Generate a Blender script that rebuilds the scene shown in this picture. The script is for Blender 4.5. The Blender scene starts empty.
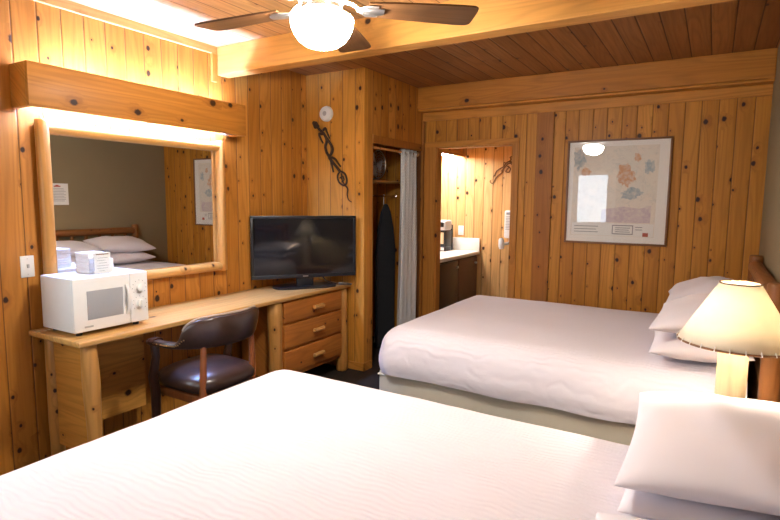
import bpy, bmesh, math, random
from mathutils import Vector, Matrix, noise
random.seed(7)
SC = bpy.context.scene
COL = SC.collection
PI = math.pi

# ------------------------------------------------------------------ room numbers (metres)
H, YC, XC, D, DB, W = 2.546, 0.8185, 0.6118, 1.8726, 1.7306, 3.432
YN = -3.9           # near wall, behind the camera
E_ = 3.1            # far wall of the vanity alcove

# ================================================================== node helpers
class NT:
    def __init__(s, name):
        s.m = bpy.data.materials.new(name); s.m.use_nodes = True
        s.t = s.m.node_tree; s.n = s.t.nodes; s.l = s.t.links
        s.n.clear()
        s.out = s.n.new('ShaderNodeOutputMaterial')
    def put(s, sock, v):
        if isinstance(v, bpy.types.NodeSocket): s.l.new(v, sock)
        elif v is not None:
            if hasattr(sock, 'default_value'):
                try: sock.default_value = v
                except Exception:
                    sock.default_value = (*v, 1.0) if len(v) == 3 else v
    def math(s, op, a, b=None, c=None):
        n = s.n.new('ShaderNodeMath'); n.operation = op
        s.put(n.inputs[0], a)
        if b is not None: s.put(n.inputs[1], b)
        if c is not None: s.put(n.inputs[2], c)
        return n.outputs[0]
    def comb(s, x, y, z):
        n = s.n.new('ShaderNodeCombineXYZ')
        for i, v in enumerate((x, y, z)): s.put(n.inputs[i], v)
        return n.outputs[0]
    def sep(s, v):
        n = s.n.new('ShaderNodeSeparateXYZ'); s.put(n.inputs[0], v); return n.outputs
    def coords(s, kind='Object'):
        return s.n.new('ShaderNodeTexCoord').outputs[kind]
    def noise(s, vec, scale=5, detail=2, rough=.5, dist=0):
        n = s.n.new('ShaderNodeTexNoise')
        s.put(n.inputs['Vector'], vec)
        n.inputs['Scale'].default_value = scale; n.inputs['Detail'].default_value = detail
        n.inputs['Roughness'].default_value = rough; n.inputs['Distortion'].default_value = dist
        return n.outputs[0]
    def rng(s, v, a, b, c=0.0, d=1.0):
        n = s.n.new('ShaderNodeMapRange'); n.clamp = True
        for i, x in enumerate((v, a, b, c, d)): s.put(n.inputs[i], x)
        return n.outputs[0]
    def mix(s, f, a, b, blend='MIX'):
        n = s.n.new('ShaderNodeMix'); n.data_type = 'RGBA'; n.blend_type = blend
        s.put(n.inputs[0], f); s.put(n.inputs[6], a); s.put(n.inputs[7], b)
        return n.outputs[2]
    def bump(s, h, strength=.3, dist=.01):
        n = s.n.new('ShaderNodeBump'); n.inputs['Strength'].default_value = strength
        n.inputs['Distance'].default_value = dist; s.put(n.inputs['Height'], h)
        return n.outputs[0]
    def bsdf(s, col, rough=.5, metal=0., bump=None, spec=.5, coat=0., **kw):
        n = s.n.new('ShaderNodeBsdfPrincipled')
        s.put(n.inputs['Base Color'], col); s.put(n.inputs['Roughness'], rough)
        n.inputs['Metallic'].default_value = metal
        n.inputs['Specular IOR Level'].default_value = spec
        n.inputs['Coat Weight'].default_value = coat
        n.inputs['Coat Roughness'].default_value = .25
        if bump is not None: s.l.new(bump, n.inputs['Normal'])
        for k, v in kw.items(): s.put(n.inputs[k], v)
        s.l.new(n.outputs[0], s.out.inputs[0]); return n

def c4(c): return (c[0], c[1], c[2], 1.0)

def wood(name, across, along, width=None, light=(.62,.34,.11), dark=(.42,.19,.05), knots=.46,
         rough=.5, off=0., seed=0., groove=(.10,.035,.01), coat=.04, gw=1.0, knotcol=(.032,.009,.003), size=.145):
    """varnished knotty pine; with width it is tongue and groove boards"""
    s = NT(name); ax = dict(X=0, Y=1, Z=2)
    o = s.sep(s.coords()); ia, il = ax[across], ax[along]; io = 3 - ia - il
    a, l, t = o[ia], o[il], o[io]
    w = width or size
    u = s.math('ADD', s.math('DIVIDE', a, w), off)
    if width:
        fl = s.math('FLOOR', u); f = s.math('FRACT', u)
    else:
        fl = s.math('ADD', 0.0, seed); f = s.math('ADD', u, s.math('MULTIPLY', t, .6 / w))
    wn = s.n.new('ShaderNodeTexWhiteNoise'); wn.noise_dimensions = '1D'
    s.put(wn.inputs['W'], s.math('ADD', fl, seed + .37))
    r1 = wn.outputs['Value']; rc = s.n.new('ShaderNodeSeparateColor'); s.l.new(wn.outputs['Color'], rc.inputs[0])
    r2 = rc.outputs[0]
    l2 = s.math('ADD', l, s.math('MULTIPLY', r1, 13.0))
    a2 = s.math('ADD', a, s.math('MULTIPLY', t, .8))
    # knots
    vx = s.math('ADD', f, s.math('MULTIPLY', fl, 10.0)) if width else f
    vy = s.math('DIVIDE', l2, w * 1.3)
    vo = s.n.new('ShaderNodeTexVoronoi'); vo.voronoi_dimensions = '2D'; vo.inputs['Scale'].default_value = 1.0
    vo.inputs['Randomness'].default_value = .85
    s.put(vo.inputs['Vector'], s.comb(vx, vy, 0.0))
    vc = s.n.new('ShaderNodeSeparateColor'); s.l.new(vo.outputs['Color'], vc.inputs[0])
    has = s.math('LESS_THAN', vc.outputs[0], knots)
    rr = s.math('ADD', s.math('MULTIPLY', s.math('POWER', vc.outputs[1], 1.8), .150), .042)
    wob = s.noise(s.comb(s.math('MULTIPLY', a2, 60), s.math('MULTIPLY', l2, 50), fl), 1, 1)
    dist = s.math('MULTIPLY', vo.outputs['Distance'], s.math('ADD', .72, s.math('MULTIPLY', wob, .55)))
    k = s.math('MULTIPLY', s.rng(dist, rr, s.math('MULTIPLY', rr, .6)), has)
    halo = s.math('MULTIPLY', s.rng(dist, s.math('MULTIPLY', rr, 3.2), rr), has)
    # grain
    g1 = s.noise(s.comb(s.math('MULTIPLY', a2, 85), s.math('MULTIPLY', l2, 3.0), s.math('MULTIPLY', fl, 3.7)), 1, 3, .6)
    g2 = s.noise(s.comb(s.math('MULTIPLY', a2, 8), s.math('MULTIPLY', l2, .6), s.math('MULTIPLY', fl, 1.9)), 1, 1, .4)
    ph = s.math('ADD', s.math('MULTIPLY', g2, 62), s.math('MULTIPLY', halo, 5.0))
    ring = s.math('MULTIPLY_ADD', s.math('SINE', ph), .5, .5)
    ring = s.math('POWER', ring, 2.5)
    tone = s.math('ADD', s.math('MULTIPLY', r2, .55), s.math('MULTIPLY', s.rng(g2, .3, .7), .45))
    col = s.mix(tone, c4(light), c4(dark))
    col = s.mix(s.math('MULTIPLY', ring, .30), col, c4([x * .55 for x in dark]))
    col = s.mix(s.math('MULTIPLY', s.rng(g1, .45, .75), .30), col, c4([x * .6 for x in dark]))
    col = s.mix(s.math('MULTIPLY', halo, .35), col, c4([dark[0] * .6, dark[1] * .45, dark[2] * .4]))
    col = s.mix(k, col, c4(knotcol))
    hgt = s.math('MULTIPLY', g1, .12)
    if width:
        g = s.math('MULTIPLY', s.math('MINIMUM', f, s.math('SUBTRACT', 1.0, f)), w)
        gm = s.rng(g, .0034 * gw, .0012 * gw)
        col = s.mix(s.math('MULTIPLY', gm, .9), col, c4(groove))
        hgt = s.math('SUBTRACT', hgt, s.math('MULTIPLY', s.rng(g, .007 * gw, .001 * gw), 1.0))
    s.bsdf(col, s.math('MULTIPLY_ADD', g1, .18, rough - .06), bump=s.bump(hgt, .55, .006), coat=coat, spec=.35)
    return s.m

def plain(name, col, rough=.5, metal=0., var=.08, scale=30, bump=.0, coat=0., spec=.5):
    s = NT(name)
    n = s.noise(s.coords(), scale, 3, .6)
    a = [max(0, x * (1 - var)) for x in col]; b = [min(1, x * (1 + var)) for x in col]
    c = s.mix(n, c4(a), c4(b))
    s.bsdf(c, rough, metal, bump=s.bump(n, bump, .004) if bump else None, coat=coat, spec=spec)
    return s.m

def emit(name, col, strength):
    s = NT(name); n = s.n.new('ShaderNodeEmission')
    n.inputs[0].default_value = c4(col); n.inputs[1].default_value = strength
    s.l.new(n.outputs[0], s.out.inputs[0]); return s.m

def thin_glass(name, tint=(1, 1, 1), boost=1.0, ior=1.5):
    s = NT(name)
    tr = s.n.new('ShaderNodeBsdfTransparent'); tr.inputs[0].default_value = c4(tint)
    gl = s.n.new('ShaderNodeBsdfGlossy'); gl.inputs['Roughness'].default_value = .0
    fr = s.n.new('ShaderNodeFresnel'); fr.inputs[0].default_value = ior
    mx = s.n.new('ShaderNodeMixShader')
    geo = s.n.new('ShaderNodeNewGeometry')
    front = s.math('SUBTRACT', 1.0, geo.outputs['Backfacing'])
    s.l.new(s.math('MULTIPLY', s.math('MULTIPLY', fr.outputs[0], boost), front), mx.inputs[0])
    s.l.new(tr.outputs[0], mx.inputs[1]); s.l.new(gl.outputs[0], mx.inputs[2])
    s.l.new(mx.outputs[0], s.out.inputs[0]); return s.m

def fabric(name, col, bump=.25, scale=420, rough=.9, wave=None, var=.05, sheen=.15):
    s = NT(name); co = s.coords()
    n = s.noise(co, scale, 2, .7); big = s.noise(co, 3, 3, .5)
    h = s.math('MULTIPLY', n, .4)
    if wave:
        wv = s.n.new('ShaderNodeTexWave'); wv.wave_type = 'BANDS'; wv.bands_direction = 'Y'
        wv.inputs['Scale'].default_value = wave; wv.inputs['Distortion'].default_value = 9.0
        wv.inputs['Detail'].default_value = 1.5; wv.inputs['Detail Scale'].default_value = .5
        s.l.new(co, wv.inputs['Vector']); h = s.math('ADD', h, wv.outputs[1])
    a = [x * (1 - var) for x in col]; b = [min(1, x * (1 + var)) for x in col]
    c = s.mix(big, c4(a), c4(b))
    b_ = s.bsdf(c, rough, bump=s.bump(h, bump, .003), spec=.2)
    b_.inputs['Sheen Weight'].default_value = sheen
    return s.m

# ================================================================== materials
PL, PD = (.66, .290, .052), (.42, .148, .013)
M = {}
M['wall_y'] = wood('pine_boards_left_wall', 'Y', 'Z', .125, PL, PD, off=.02, seed=3)
M['wall_x'] = wood('pine_boards_back_wall', 'X', 'Z', .1125, (.67, .300, .042), (.41, .148, .010), off=.35, seed=11)
M['closet_x'] = wood('pine_boards_closet_front', 'X', 'Z', .13, (.72, .335, .055), (.53, .215, .023), off=.0, seed=23)
M['closet_y'] = wood('pine_boards_closet_side', 'Y', 'Z', .125, PL, PD, off=.4, seed=31)
M['vanity_x'] = wood('pine_boards_vanity', 'X', 'Z', .115, (.78, .48, .20), (.66, .36, .12), off=.2, seed=43, knots=.25)
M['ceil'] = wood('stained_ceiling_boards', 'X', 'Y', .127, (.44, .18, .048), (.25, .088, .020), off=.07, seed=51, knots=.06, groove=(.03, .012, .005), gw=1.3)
M['ceil_lamplit'] = wood('lamplit_ceiling_boards', 'X', 'Y', .127, (.68, .40, .17), (.52, .28, .10), off=.07, seed=51, knots=.06, groove=(.10, .04, .012), gw=1.3)  # same boards, with the wash of valance and globe light painted in as paler colour
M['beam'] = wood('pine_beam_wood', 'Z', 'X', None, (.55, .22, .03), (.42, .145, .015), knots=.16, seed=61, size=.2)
M['beam_lamplit'] = wood('lamplit_beam_wood', 'Z', 'X', None, (.74, .40, .11), (.62, .29, .06), knots=.16, seed=64, size=.2)  # beam wood made paler, valance light put into its colour
M['trim_x'] = wood('pine_trim_along_x', 'Z', 'X', None, (.60, .255, .04), (.45, .165, .02), knots=.1, seed=66)
M['trim_y'] = wood('pine_trim_along_y', 'Z', 'Y', None, (.64, .36, .11), (.52, .25, .06), knots=.1, seed=67)
M['trim_z'] = wood('pine_trim_upright', 'X', 'Z', None, (.58, .25, .045), (.42, .155, .018), knots=.25, seed=68)
M['trim_zd'] = wood('dark_pine_post', 'X', 'Z', None, (.47, .18, .028), (.35, .125, .015), knots=.4, seed=69, size=.12)
M['valance'] = wood('pine_valance_board', 'Z', 'Y', None, (.57, .235, .036), (.42, .155, .018), knots=.34, seed=71, size=.14)
M['log_y'] = wood('peeled_log_along_y', 'X', 'Y', None, (.66, .35, .10), (.54, .25, .06), knots=.22, seed=73, size=.09, rough=.35, coat=.25)
M['log_z'] = wood('peeled_log_upright', 'X', 'Z', None, (.64, .33, .09), (.50, .22, .05), knots=.25, seed=79, size=.09, rough=.35, coat=.25)
M['desk_top'] = wood('pine_desk_top', 'X', 'Y', .16, (.68, .39, .13), (.56, .28, .07), knots=.12, seed=83, groove=(.4, .19, .05), gw=.35, rough=.3, coat=.4)
M['desk_panel'] = wood('pine_desk_panel', 'Z', 'Y', None, (.70, .33, .065), (.52, .21, .033), knots=.6, seed=89, size=.16)
M['panel_x'] = wood('pine_desk_side', 'Z', 'X', None, (.70, .33, .065), (.52, .21, .033), knots=.45, seed=90, size=.16)
M['drawer'] = wood('pine_drawer_front', 'Z', 'Y', None, (.58, .225, .04), (.44, .145, .022), knots=.22, seed=97, size=.12)
M['headboard'] = wood('brown_log_headboard', 'Z', 'Y', None, (.29, .11, .027), (.19, .065, .015), knots=.2, seed=101, size=.1)
M['headpost'] = wood('brown_log_posts', 'Y', 'Z', None, (.29, .11, .027), (.19, .065, .015), knots=.2, seed=103, size=.1)
M['pale_post'] = wood('pale_lamp_post', 'X', 'Z', None, (.82, .66, .42), (.74, .56, .32), knots=.2, seed=107, size=.12)
M['walnut'] = wood('walnut_fan_blade', 'Y', 'X', None, (.115, .050, .018), (.065, .026, .010), knots=0, seed=109, size=.12, rough=.35)
M['chair_wood'] = wood('reddish_chair_wood', 'X', 'Z', None, (.34, .11, .03), (.22, .06, .015), knots=0, seed=113, rough=.3, coat=.3)
M['dark_chair_wood'] = wood('dark_chair_wood', 'X', 'Z', None, (.07, .025, .012), (.04, .014, .008), knots=0, seed=117, rough=.3, coat=.3)
M['frame_wood'] = plain('brown_picture_frame', (.20, .085, .03), .4)
M['leather'] = plain('brown_leather', (.042, .020, .013), .30, 0, .35, 18, .3, coat=.25)
M['leather_edge'] = plain('worn_leather_edge', (.42, .30, .20), .5)
M['brass'] = plain('brass_nails', (.65, .45, .2), .3, 1.)
M['white'] = plain('white_plastic', (.82, .82, .80), .35, var=.02)
M['grey_plastic'] = plain('grey_plastic', (.45, .45, .44), .45, var=.03)
M['oven_window'] = plain('grey_oven_window', (.36, .37, .39), .3, var=.06, scale=200)
M['pale_grey'] = plain('pale_grey_plastic', (.62, .61, .60), .3, var=.03)
M['black'] = plain('black_plastic', (.012, .012, .013), .3)
M['gloss_black'] = plain('glossy_black_screen', (.006, .006, .007), .06, var=.0, coat=.0, spec=.4)
M['silver'] = plain('brushed_nickel', (.62, .60, .57), .3, 1., .05)
M['chrome'] = plain('chrome', (.8, .8, .8), .12, 1., .02)
M['rust_metal'] = plain('rusty_iron', (.075, .045, .03), .6, .6, .35, 60, .3)
M['copper_metal'] = plain('tan_painted_iron', (.20, .09, .03), .6, .3, .35, 60, .3)
M['towel'] = fabric('white_terry', (.84, .83, .81), .6, 700)
M['paper'] = plain('paper', (.86, .84, .80), .8, var=.02)
M['ink'] = plain('grey_ink', (.35, .34, .34), .8)
M['red_ink'] = plain('red_ink', (.5, .10, .07), .8)
M['bedspread'] = fabric('white_quilted_bedspread', (.79, .745, .81), .7, 500, .9, wave=14.0, var=.02)
M['pillow'] = fabric('white_pillowcase', (.78, .73, .78), .12, 600, .9, var=.02)
M['boxspring'] = fabric('beige_box_spring_ticking', (.54, .50, .41), .5, 260, .95, var=.1)
M['carpet'] = fabric('dark_carpet', (.030, .022, .017), .8, 300, 1., var=.4, sheen=0)
M['wallpaper'] = fabric('beige_wallpaper', (.27, .215, .125), .3, 90, .75, var=.06, sheen=0)
M['cream'] = plain('cream_laminate', (.80, .77, .70), .35, var=.03)
M['espresso'] = plain('espresso_cabinet', (.035, .018, .012), .35, var=.2)
M['espresso_door'] = plain('brown_cabinet_door', (.10, .05, .028), .4, var=.2)
M['navy'] = fabric('dark_ironing_cover', (.018, .02, .027), .3, 400)
M['mat'] = plain('picture_mat', (.88, .85, .80), .8, var=.02)
M['map'] = None
M['mirror'] = NT('mirror_silver'); M['mirror'].bsdf((.86, .86, .84, 1), 0.0, 1.0); M['mirror'] = M['mirror'].m
M['pic_glass'] = thin_glass('picture_glass', (1., 1., 1.), 2.2)
M['pane'] = thin_glass('window_pane', (.97, .98, .98))
M['globe'] = emit('lit_fan_globe', (1., .955, .89), 60.0)
M['tube'] = emit('lit_fluorescent_tube', (.29, .45, 1.0), 200.0)
M['bulb'] = emit('lit_lamp_bulb', (1., .90, .76), 135.0)
M['vanity_tube'] = emit('lit_vanity_tube', (.86, .93, 1.0), 17.0)
M['plaster'] = plain('off_white_ceiling', (.7, .66, .6), .8)
M['door_paint'] = plain('white_door_paint', (.7, .69, .66), .5)

def shade_mat():
    s = NT('parchment_lampshade'); n = s.noise(s.coords(), 14, 4, .6)
    c = s.mix(n, (.86, .80, .68, 1), (.80, .72, .57, 1))
    d = s.n.new('ShaderNodeBsdfDiffuse'); t = s.n.new('ShaderNodeBsdfTranslucent'); m = s.n.new('ShaderNodeMixShader')
    s.l.new(c, d.inputs[0]); s.l.new(c, t.inputs[0]); m.inputs[0].default_value = .19
    s.l.new(d.outputs[0], m.inputs[1]); s.l.new(t.outputs[0], m.inputs[2]); s.l.new(m.outputs[0], s.out.inputs[0])
    return s.m
M['shade'] = shade_mat()

def map_mat():
    s = NT('printed_map'); o = s.coords()
    n = s.noise(o, 9, 5, .65, .8); n2 = s.noise(o, 40, 2, .5)
    c = s.mix(s.rng(n, .35, .65), (.84, .76, .66, 1), (.80, .75, .67, 1))
    r = s.math('ABSOLUTE', s.math('SUBTRACT', n, .5))
    c = s.mix(s.rng(r, .012, .004, 0, .35), c, (.34, .40, .42, 1))
    c = s.mix(s.math('MULTIPLY', s.rng(n2, .6, .75), .2), c, (.5, .36, .25, 1))
    s.bsdf(c, .8); return s.m
M['map'] = map_mat()
def tintmap(name, col):
    s = NT(name); n = s.noise(s.coords(), 45, 4, .7)
    s.bsdf(s.mix(s.rng(n, .35, .75), c4(col), (.80, .73, .64, 1)), .8); return s.m

def curtain_mat():
    s = NT('dotted_grey_curtain'); g = s.coords('UV')
    o = s.sep(g)
    def grid(v, p): return s.math('ABSOLUTE', s.math('SUBTRACT', s.math('FRACT', s.math('DIVIDE', v, p)), .5))
    row = s.math('FLOOR', s.math('DIVIDE', o[1], .014))
    sh = s.math('MULTIPLY', s.math('MODULO', row, 2.0), .007)
    d = s.math('ADD', grid(s.math('ADD', o[0], sh), .014), grid(o[1], .014))
    c = s.mix(s.rng(d, .42, .34), (.60, .60, .585, 1), (.78, .77, .74, 1))
    s.bsdf(c, .85, spec=.2); return s.m
M['curtain'] = curtain_mat()

# ================================================================== mesh helpers
def merge(bm, tmp):
    me = bpy.data.meshes.new('tmp'); tmp.to_mesh(me); tmp.free(); bm.from_mesh(me); bpy.data.meshes.remove(me)

def box(bm, x0, x1, y0, y1, z0, z1, bev=0., seg=2, mat=None):
    t = bmesh.new(); bmesh.ops.create_cube(t, size=1)
    for v in t.verts:
        v.co = Vector(((x0 + x1) / 2 + v.co.x * (x1 - x0), (y0 + y1) / 2 + v.co.y * (y1 - y0), (z0 + z1) / 2 + v.co.z * (z1 - z0)))
    if bev: bmesh.ops.bevel(t, geom=t.edges[:], offset=bev, segments=seg, affect='EDGES', profile=.5)
    if mat is not None: bmesh.ops.transform(t, matrix=mat, verts=t.verts)
    merge(bm, t)

def tube(bm, pts, r, seg=12, cap=True, flat=1.0):
    """swept round section through the points, r a number or a list"""
    pts = [Vector(p) for p in pts]; n = len(pts)
    rs = r if isinstance(r, (list, tuple)) else [r] * n
    rings = []; prev = None
    for i, p in enumerate(pts):
        t = (pts[min(i + 1, n - 1)] - pts[max(i - 1, 0)]).normalized()
        if prev is None:
            up = Vector((0, 0, 1)) if abs(t.z) < .9 else Vector((1, 0, 0))
            a = t.cross(up).normalized()
        else:
            a = (prev - t * prev.dot(t)).normalized()
        prev = a; b = t.cross(a)
        rings.append([bm.verts.new(p + (a * math.cos(2 * PI * k / seg) + b * math.sin(2 * PI * k / seg) * flat) * rs[i]) for k in range(seg)])
    for i in range(n - 1):
        for k in range(seg):
            bm.faces.new((rings[i][k], rings[i][(k + 1) % seg], rings[i + 1][(k + 1) % seg], rings[i + 1][k]))
    if cap:
        bm.faces.new(rings[0][::-1]); bm.faces.new(rings[-1])

def log(bm, p0, p1, r, seed=0, taper=.0, wob=.06, seg=18, n=9):
    """peeled log with a softly uneven surface and eased ends"""
    p0, p1 = Vector(p0), Vector(p1); L = (p1 - p0).length; e = min(.012, r * .3) / L
    ts = [0, e * .4, e] + [e + (1 - 2 * e) * i / n for i in range(1, n)] + [1 - e, 1 - e * .4, 1]
    pts, rs = [], []
    for i, t in enumerate(ts):
        k = r * (1 - taper * t) * (1 + wob * noise.noise(Vector((t * L * 4, seed * 3.1, .5))))
        if i in (0, len(ts) - 1): k *= .80
        elif i in (1, len(ts) - 2): k *= .94
        pts.append(p0.lerp(p1, t)); rs.append(k)
    tube(bm, pts, rs, seg)

def lathe(bm, prof, c=(0, 0, 0), seg=32, axis='Z'):
    c = Vector(c); rings = []
    for r, z in prof:
        if r < 1e-5: rings.append([bm.verts.new(c + Vector((0, 0, z)))])
        else: rings.append([bm.verts.new(c + Vector((r * math.cos(2 * PI * k / seg), r * math.sin(2 * PI * k / seg), z))) for k in range(seg)])
    for i in range(len(rings) - 1):
        A, B = rings[i], rings[i + 1]
        for k in range(seg):
            k2 = (k + 1) % seg
            if len(A) == 1 and len(B) == 1: continue
            if len(A) == 1: bm.faces.new((A[0], B[k2], B[k]))
            elif len(B) == 1: bm.faces.new((A[k], A[k2], B[0]))
            else: bm.faces.new((A[k], A[k2], B[k2], B[k]))
    return rings

def disc(bm, c, n, r, th, seg=24, bev=.2):
    """short round disc centred at c, axis n"""
    c, n = Vector(c), Vector(n).normalized()
    tube(bm, [c - n * th / 2, c - n * th / 2 + n * th * .01, c + n * th * (.5 - bev), c + n * th / 2], [r, r, r, r * (1 - bev * .4)], seg)

def prism(bm, poly, f, th):
    """flat outline given as 2-d points; f maps (a,b,depth) to 3-d"""
    n = len(poly)
    A = [bm.verts.new(f(a, b, 0)) for a, b in poly]; B = [bm.verts.new(f(a, b, th)) for a, b in poly]
    bm.faces.new(A); bm.faces.new(B[::-1])
    for i in range(n):
        j = (i + 1) % n; bm.faces.new((A[j], A[i], B[i], B[j]))

def wloc(p):
    v = Vector((0, 0, 0))
    while p is not None: v += p.location; p = p.parent
    return v

def obj(name, bm, mat, parent=None, smooth=True, local=False, label=None, angle=40):
    if parent is not None and not local:
        bmesh.ops.translate(bm, vec=-wloc(parent), verts=bm.verts)
    bmesh.ops.recalc_face_normals(bm, faces=bm.faces)
    me = bpy.data.meshes.new(name); bm.to_mesh(me); bm.free()
    me.materials.append(mat)
    if smooth:
        for p in me.polygons: p.use_smooth = True
        me.set_sharp_from_angle(angle=math.radians(angle))
    o = bpy.data.objects.new(name, me); COL.objects.link(o)
    if parent is not None: o.parent = parent
    if label: o['label'] = label
    return o

def tag(o, label, cat, group=None):
    o['label'] = label; o['category'] = cat
    if group: o['group'] = group
    return o

def thing(name, label, cat, loc, rotz=0., group=None):
    o = bpy.data.objects.new(name, None); COL.objects.link(o); o.empty_display_size = .1
    o.location = loc; o.rotation_euler = (0, 0, rotz)
    return tag(o, label, cat, group)

def struct(name, bm, mat, smooth=False, parent=None):
    o = obj(name, bm, mat, parent, smooth=smooth); o['kind'] = 'structure'; return o

def B(): return bmesh.new()

def dup(root, loc, rotz=None, label=None):
    r = root.copy(); COL.objects.link(r); r.location = loc
    if rotz is not None: r.rotation_euler = (root.rotation_euler.x, root.rotation_euler.y, rotz)
    if label: r['label'] = label
    for ch in list(root.children):
        c = ch.copy(); COL.objects.link(c); c.parent = r
        for g in list(ch.children):
            d = g.copy(); COL.objects.link(d); d.parent = c
    return r

# ================================================================== THE SETTING
b = B(); box(b, -.1, W + .1, YN - .1, E_ + .1, -.1, 0); struct('floor', b, M['carpet'])
b = B(); box(b, -.1, W + .1, YN - .1, -.12, H, H + .1); struct('ceiling', b, M['ceil_lamplit'])
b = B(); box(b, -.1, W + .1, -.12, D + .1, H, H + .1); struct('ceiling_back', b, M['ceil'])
# left wall, with an unseen window added beside the camera for daylight
WY0, WY1, WZ0, WZ1 = -3.45, -2.05, .85, 2.1
b = B()
box(b, -.1, 0, WY1, D + .1, 0, H); box(b, -.1, 0, YN - .1, WY0, 0, H)
box(b, -.1, 0, WY0, WY1, 0, WZ0); box(b, -.1, 0, WY0, WY1, WZ1, H)
struct('wall_left', b, M['wall_y'])
def window(name, axis):
    pass
b = B()
for a0, a1, z0, z1 in ((WY0, WY0 + .06, WZ0, WZ1), (WY1 - .06, WY1, WZ0, WZ1), (WY0, WY1, WZ0, WZ0 + .06), (WY0, WY1, WZ1 - .06, WZ1), ((WY0 + WY1) / 2 - .025, (WY0 + WY1) / 2 + .025, WZ0, WZ1)):
    box(b, -.08, -.02, a0, a1, z0, z1)
w1 = struct('added_window', b, M['door_paint'])
b = B(); box(b, -.052, -.048, WY0 + .05, WY1 - .05, WZ0 + .05, WZ1 - .05); struct('window_pane', b, M['pane'], parent=w1)
# right wall
b = B(); box(b, W, W + .1, YN - .1, D + .1, 0, H); struct('wall_right', b, M['wallpaper'])
# near wall with a half-glazed door, behind the camera
DX0, DX1, DZ = .75, 1.57, 2.03
GX0, GX1, GZ0, GZ1 = .90, 1.42, 1.10, 1.97
b = B(); box(b, 0, DX0, YN - .1, YN, 0, H); box(b, DX1, W, YN - .1, YN, 0, H); box(b, DX0, DX1, YN - .1, YN, DZ, H)
struct('wall_front', b, M['wallpaper'])
b = B()
box(b, DX0, DX1, YN - .07, YN - .03, 0, GZ0); box(b, DX0, DX1, YN - .07, YN - .03, GZ1, DZ)
box(b, DX0, GX0, YN - .07, YN - .03, GZ0, GZ1); box(b, GX1, DX1, YN - .07, YN - .03, GZ0, GZ1)
d1 = struct('door_1', b, M['door_paint'])
b = B(); box(b, GX0, GX1, YN - .052, YN - .048, GZ0, GZ1); struct('door_pane', b, M['pane'], parent=d1)
# closet: front wall and side wall with its opening
OY0, OY1, OZ = .955, 1.825, 1.965
b = B(); box(b, 0, XC, YC, YC + .05, 0, H); struct('wall_closet_front', b, M['closet_x'])
b = B(); box(b, XC - .05, XC, YC + .05, OY0, 0, H); box(b, XC - .05, XC, OY1, D, 0, H); box(b, XC - .05, XC, OY0, OY1, OZ, H)
struct('wall_closet_side', b, M['closet_y'])
b = B(); box(b, XC - .09, XC - .05, OY0, OY1, OZ, OZ + .05); box(b, XC - .002, XC + .014, OY0 - .02, OY1 + .02, OZ - .012, OZ + .055, .003); struct('trim_1', b, M['trim_zd'])
b = B(); box(b, .30, XC + .012, YC - .012, YC, 0, .07, .003); box(b, XC, XC + .012, YC - .012, OY0 - .02, 0, .07, .003); struct('baseboard_closet', b, M['trim_x'])
# back wall with the doorway to the vanity
AX0, AX1, AZ = .755, 1.5344, 1.9965
b = B(); box(b, XC - .05, AX0, D, D + .1, 0, H); box(b, AX1, W + .1, D, D + .1, 0, H); box(b, AX0, AX1, D, D + .1, AZ, H); box(b, -.1, XC - .05, D, D + .1, 0, H)
struct('wall_back', b, M['wall_x'])
b = B()
box(b, .635, AX0 + .006, D - .02, D + .001, 0, AZ + .045, .004); box(b, AX1 - .006, AX1 + .055, D - .02, D + .001, 0, AZ + .045, .004)
struct('trim_2', b, M['trim_z'])
b = B(); box(b, .635, AX1 + .055, D - .022, D + .001, AZ - .006, AZ + .045, .004); struct('trim_3', b, M['trim_x'])
b = B(); box(b, AX0 - .001, AX0 + .015, D, D + .1, 0, AZ); box(b, AX1 - .015, AX1 + .001, D, D + .1, 0, AZ); box(b, AX0, AX1, D, D + .1, AZ - .015, AZ + .001); struct('trim_4', b, M['trim_z'])
# beam and trim along the top of the back wall
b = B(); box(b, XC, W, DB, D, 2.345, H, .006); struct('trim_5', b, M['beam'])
b = B(); box(b, XC, W, DB + .02, D, 2.325, 2.3445, .005); struct('trim_6', b, M['trim_x'])
b = B(); box(b, XC, W, D - .018, D, 2.245, 2.325, .004); struct('trim_7', b, M['trim_x'])
b = B(); box(b, 1.742, 1.892, D - .022, D, 0, 2.245, .003); struct('trim_8', b, M['trim_zd'])
b = B(); box(b, XC + .0005, XC + .02, D - .04, D - .0005, 0, 2.245, .003); struct('trim_9', b, M['trim_zd'])
# ceiling beam across the room
b = B(); box(b, 0, W, -.1837, -.065, 2.3526, H, .006); struct('trim_10', b, M['beam_lamplit'])
# crown board and upright on the left wall
b = B(); box(b, 0, .02, YN, -.19, 2.492, H, .004); struct('trim_11', b, M['trim_y'])
b = B(); box(b, 0, .022, -.232, -.186, 2.30, 2.492, .004); struct('trim_12', b, M['trim_z'])
# vanity alcove beyond the doorway
b = B(); box(b, .1, 2.4, E_, E_ + .1, 0, 2.4); struct('wall_vanity_back', b, M['vanity_x'])
b = B(); box(b, .1, .2, D + .1, E_, 0, 2.4); struct('wall_vanity_left', b, M['wall_y'])
b = B(); box(b, 2.3, 2.4, D + .1, E_, 0, 2.4); struct('wall_vanity_right', b, M['wall_y'])
b = B(); box(b, .1, 2.4, D + .1, E_ + .1, 2.4, 2.5); struct('ceiling_vanity', b, M['plaster'])

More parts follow.
